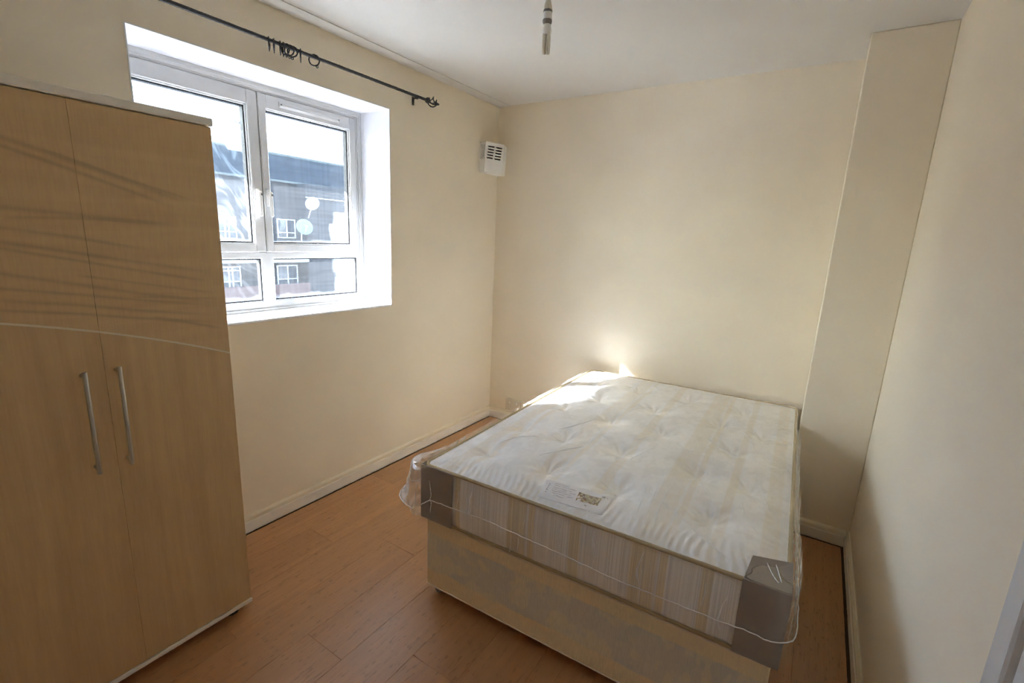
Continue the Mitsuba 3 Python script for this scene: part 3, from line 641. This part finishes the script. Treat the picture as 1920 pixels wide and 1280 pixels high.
# taper the lower half a little towards the wall
vv = body.vertices.copy(); lowm = vv[:, 2] < 2.0; vv[lowm, 0] *= .86; body.vertices = vv
A_, B_ = np.array(VP[1]), np.array(VP[2]); du = (B_ - A_) / np.linalg.norm(B_ - A_); nrm = np.array([du[1], -du[0]]); fl_ = np.linalg.norm(B_ - A_)
def slot(p0, d, nn, a0, a1, z0, z1, depth, out=.004):
    q = [p0 + d * a0 + nn * out, p0 + d * a1 + nn * out, p0 + d * a1 - nn * depth, p0 + d * a0 - nn * depth]
    pg = Polygon(q); return prism(list(pg.exterior.coords)[:-1], z0, z1)
cuts = []
for c0 in (.022, .093):
    for k in range(5):
        z = 2.132 - k * .0195
        cuts.append(slot(A_, du, nrm, c0 - .002 * k, c0 + .056 - .002 * k, z - .0050, z + .0050, .016))
C_, D_ = np.array(VP[0]), np.array(VP[1]); dl = (D_ - C_) / np.linalg.norm(D_ - C_); nl = np.array([dl[1], -dl[0]])
for k in range(3):
    a = .014 + k * .016
    cuts.append(slot(C_, dl, nl, a, a + .006, 2.046, 2.144, .016))
inner = prism(list(Polygon(VP).buffer(-.0025, join_style=2).exterior.coords)[:-1], 1.962, 2.1575); iv = inner.vertices.copy(); iv[iv[:, 2] < 2.0, 0] = .0025 + (iv[iv[:, 2] < 2.0, 0] - .0025) * .85; inner.vertices = iv
mb = man(body) - man(inner)
for c in cuts: mb = mb - man(c)
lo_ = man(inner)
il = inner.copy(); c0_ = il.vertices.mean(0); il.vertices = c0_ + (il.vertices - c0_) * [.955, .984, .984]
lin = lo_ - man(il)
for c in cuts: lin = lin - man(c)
add('shade_liner', tri(lin), 'm_slot_shade', vb_, label='added dark lining that puts shade in the slots')  # added inner lining, coloured dark so the slots look shaded
add('casing', tri(mb), 'm_plastic_white', vb_)
add('lid', prism([(.0006, -.236), (.068, -.249), (.119, -.088), (.082, -.0006), (.0006, -.0006)], 2.160, 2.165), 'm_plastic_cream', vb_)

sk_ = thing('wall_socket', 'cream plastic wall socket low on the back wall beside the bed', 'socket')
add('box', bx(.192, .338, -.034, 0, .112, .200, .003), 'm_plastic_cream', sk_)
add('faceplate', bx(.190, .340, -.042, -.033, .110, .202, .003), 'm_plastic_cream', sk_)
for x in (.232, .298): add('switch', bx(x - .006, x + .006, -.047, -.041, .168, .186, .002), 'm_plastic_white', sk_)

# ------------------------------------------------------------------ outside
GZ = -5.4
struct('ground', bx(-60, 20, -40, 60, GZ - .3, GZ), 'm_concrete', 'courtyard paving outside')
ab = thing('apartment_block', 'dark brick block of flats with slate roof seen through the window', 'building')
add('wall', bx(-33, -25, -12, 34, GZ, 4.2), 'm_brick_dark', ab)
roof = prism([(-24.75, 4.16), (-24.75, 4.24), (-27.0, 5.90), (-27.2, 5.90), (-33.2, 4.2), (-33, 4.1)], -12.3, 34.3)
rv = roof.vertices.copy(); roof.vertices = np.stack([rv[:, 0], rv[:, 2], rv[:, 1]], 1); roof.invert()
rf = add('roof', roof, 'm_slate', ab)
add('ridge', bx(-27.25, -26.95, -12.3, 34.3, 5.84, 6.00, .04), 'm_lead', rf)
add('gutter', bx(-24.78, -24.62, -12.3, 34.3, 4.08, 4.20, .03), 'm_lead', rf)
for y0, y1, zt_, mm_ in ((11.67, 12.50, 7.2, 'm_render_pale'), (12.58, 13.05, 7.35, 'm_brick_dark'), (2.5, 3.6, 7.1, 'm_brick_dark'), (22, 23.2, 7.2, 'm_brick_dark')):
    ch = add('chimney', cat_(bx(-27.5, -26.7, y0, y1, 5.2, zt_, .02), bx(-27.55, -26.65, y0 - .05, y1 + .05, zt_ - .16, zt_ - .06, .02)), mm_, ab)
    for q in np.linspace(y0 + .14, y1 - .14, 3 if y1 - y0 > .6 else 2): add('chimney_pot', lathe([(0, zt_), (.11, zt_), (.085, zt_ + .32), (0, zt_ + .32)], (-27.1, q, 0), 14), 'm_pot', ch)
# stair bay right of the walkways
add('stair_bay', bx(-25, -23.9, 14.46, 34, GZ, 4.1), 'm_brick_dark', ab)
add('string_course', bx(-23.9, -23.86, 14.46, 34, 3.31, 3.37), 'm_render_pale', ab)
for zf_ in (-5.42, -2.79, -.18, 2.52):
    if zf_ > 2: continue
    add('walkway_slab', bx(-25, -23.8, -12, 14.46, zf_ - .25, zf_, .01), 'm_render_pale', ab)
    add('parapet', bx(-23.92, -23.80, -12, 14.46, zf_, zf_ + 1.13 if zf_ < -1 else zf_ + .95, .01), 'm_brick_red' if zf_ < -1 else 'm_concrete', ab)
def far_window(x, y0, y1, z0, z1, cols, rail, bd=.07):
    w = add('window', cat_(*([bx(x - .02, x + .05, y0, y1, z0, z0 + bd), bx(x - .02, x + .05, y0, y1, z1 - bd, z1), bx(x - .02, x + .05, y0, y0 + bd, z0, z1), bx(x - .02, x + .05, y1 - bd, y1, z0, z1)]
        + [bx(x - .02, x + .045, c - .04, c + .04, z0, z1) for c in cols] + [bx(x - .02, x + .045, y0, y1, r - .03, r + .03) for r in rail])), 'm_far_white', ab)
    ed = [y0 + bd, *[c for c in cols], y1 - bd]; rd = [z0 + bd, *rail, z1 - bd]
    for a, b in zip(ed[:-1], ed[1:]):
        for c, d in zip(rd[:-1], rd[1:]): add('pane', bx(x - .01, x + .005, a, b, c, d), 'm_far_glass', w)
FW = -25
far_window(FW, 13.07, 14.42, -1.90, -.66, [13.76], [-1.50]); far_window(FW, 13.25, 14.42, .92, 2.04, [13.85], [1.25])
far_window(FW, 9.85, 10.95, -1.92, -.66, [10.30, 10.5], [-.90, -1.5]); far_window(FW, 9.85, 10.92, .80, 2.02, [10.3, 10.5], [1.2])
for y in (-4, 0, 3.2, 6.4, 8):
    far_window(FW, y, y + 1.1, -1.9, -.66, [y + .55], [-1.5]); far_window(FW, y, y + 1.1, .85, 2.03, [y + .55], [1.25])
def dish(loc, r, aim, material, label):
    k = thing('satellite_dish', label, 'satellite dish')
    u = np.linspace(0, 1, 8); pf = [(r * a, .22 * r * a * a) for a in u] + [(r * a, .22 * r * a * a - .02) for a in u[::-1]]
    m = lathe(pf, (0, 0, 0), 32); aim = np.array(aim, float) / np.linalg.norm(aim)
    M = trimesh.geometry.align_vectors([0, 0, 1], aim); m.apply_transform(M); m.apply_translation(loc)
    add('reflector', m, material, k, smooth=40)
    L = np.array(loc); f_ = L + aim * r * 1.1 + np.array([0, 0, -.25 * r])
    add('arm', sweep([L + np.array([0, 0, -.9 * r]) + aim * .05, f_], .025, 8), 'm_far_white', k); add('receiver', cat_(trimesh.creation.icosphere(2, .07).apply_translation(f_)), 'm_far_white', k)
    add('bracket', cat_(sweep([L - aim * .03, L + np.array([-.30, 0, -.45])], .035, 8), sweep([L + np.array([-.30, 0, -.45]), np.array([-23.86 if loc[1] < 14.3 else -23.82, loc[1], loc[2] - .78])], .03, 8)), 'm_far_white', k)
dish((-23.55, 14.05, 1.60), .47, (1, -.30, .38), 'm_dish', 'pale green round satellite dish on the block across the courtyard')
dish((-23.35, 14.55, 2.95), .40, (.55, -.75, .35), 'm_far_white', 'white angled satellite dish higher on the brick stair bay')
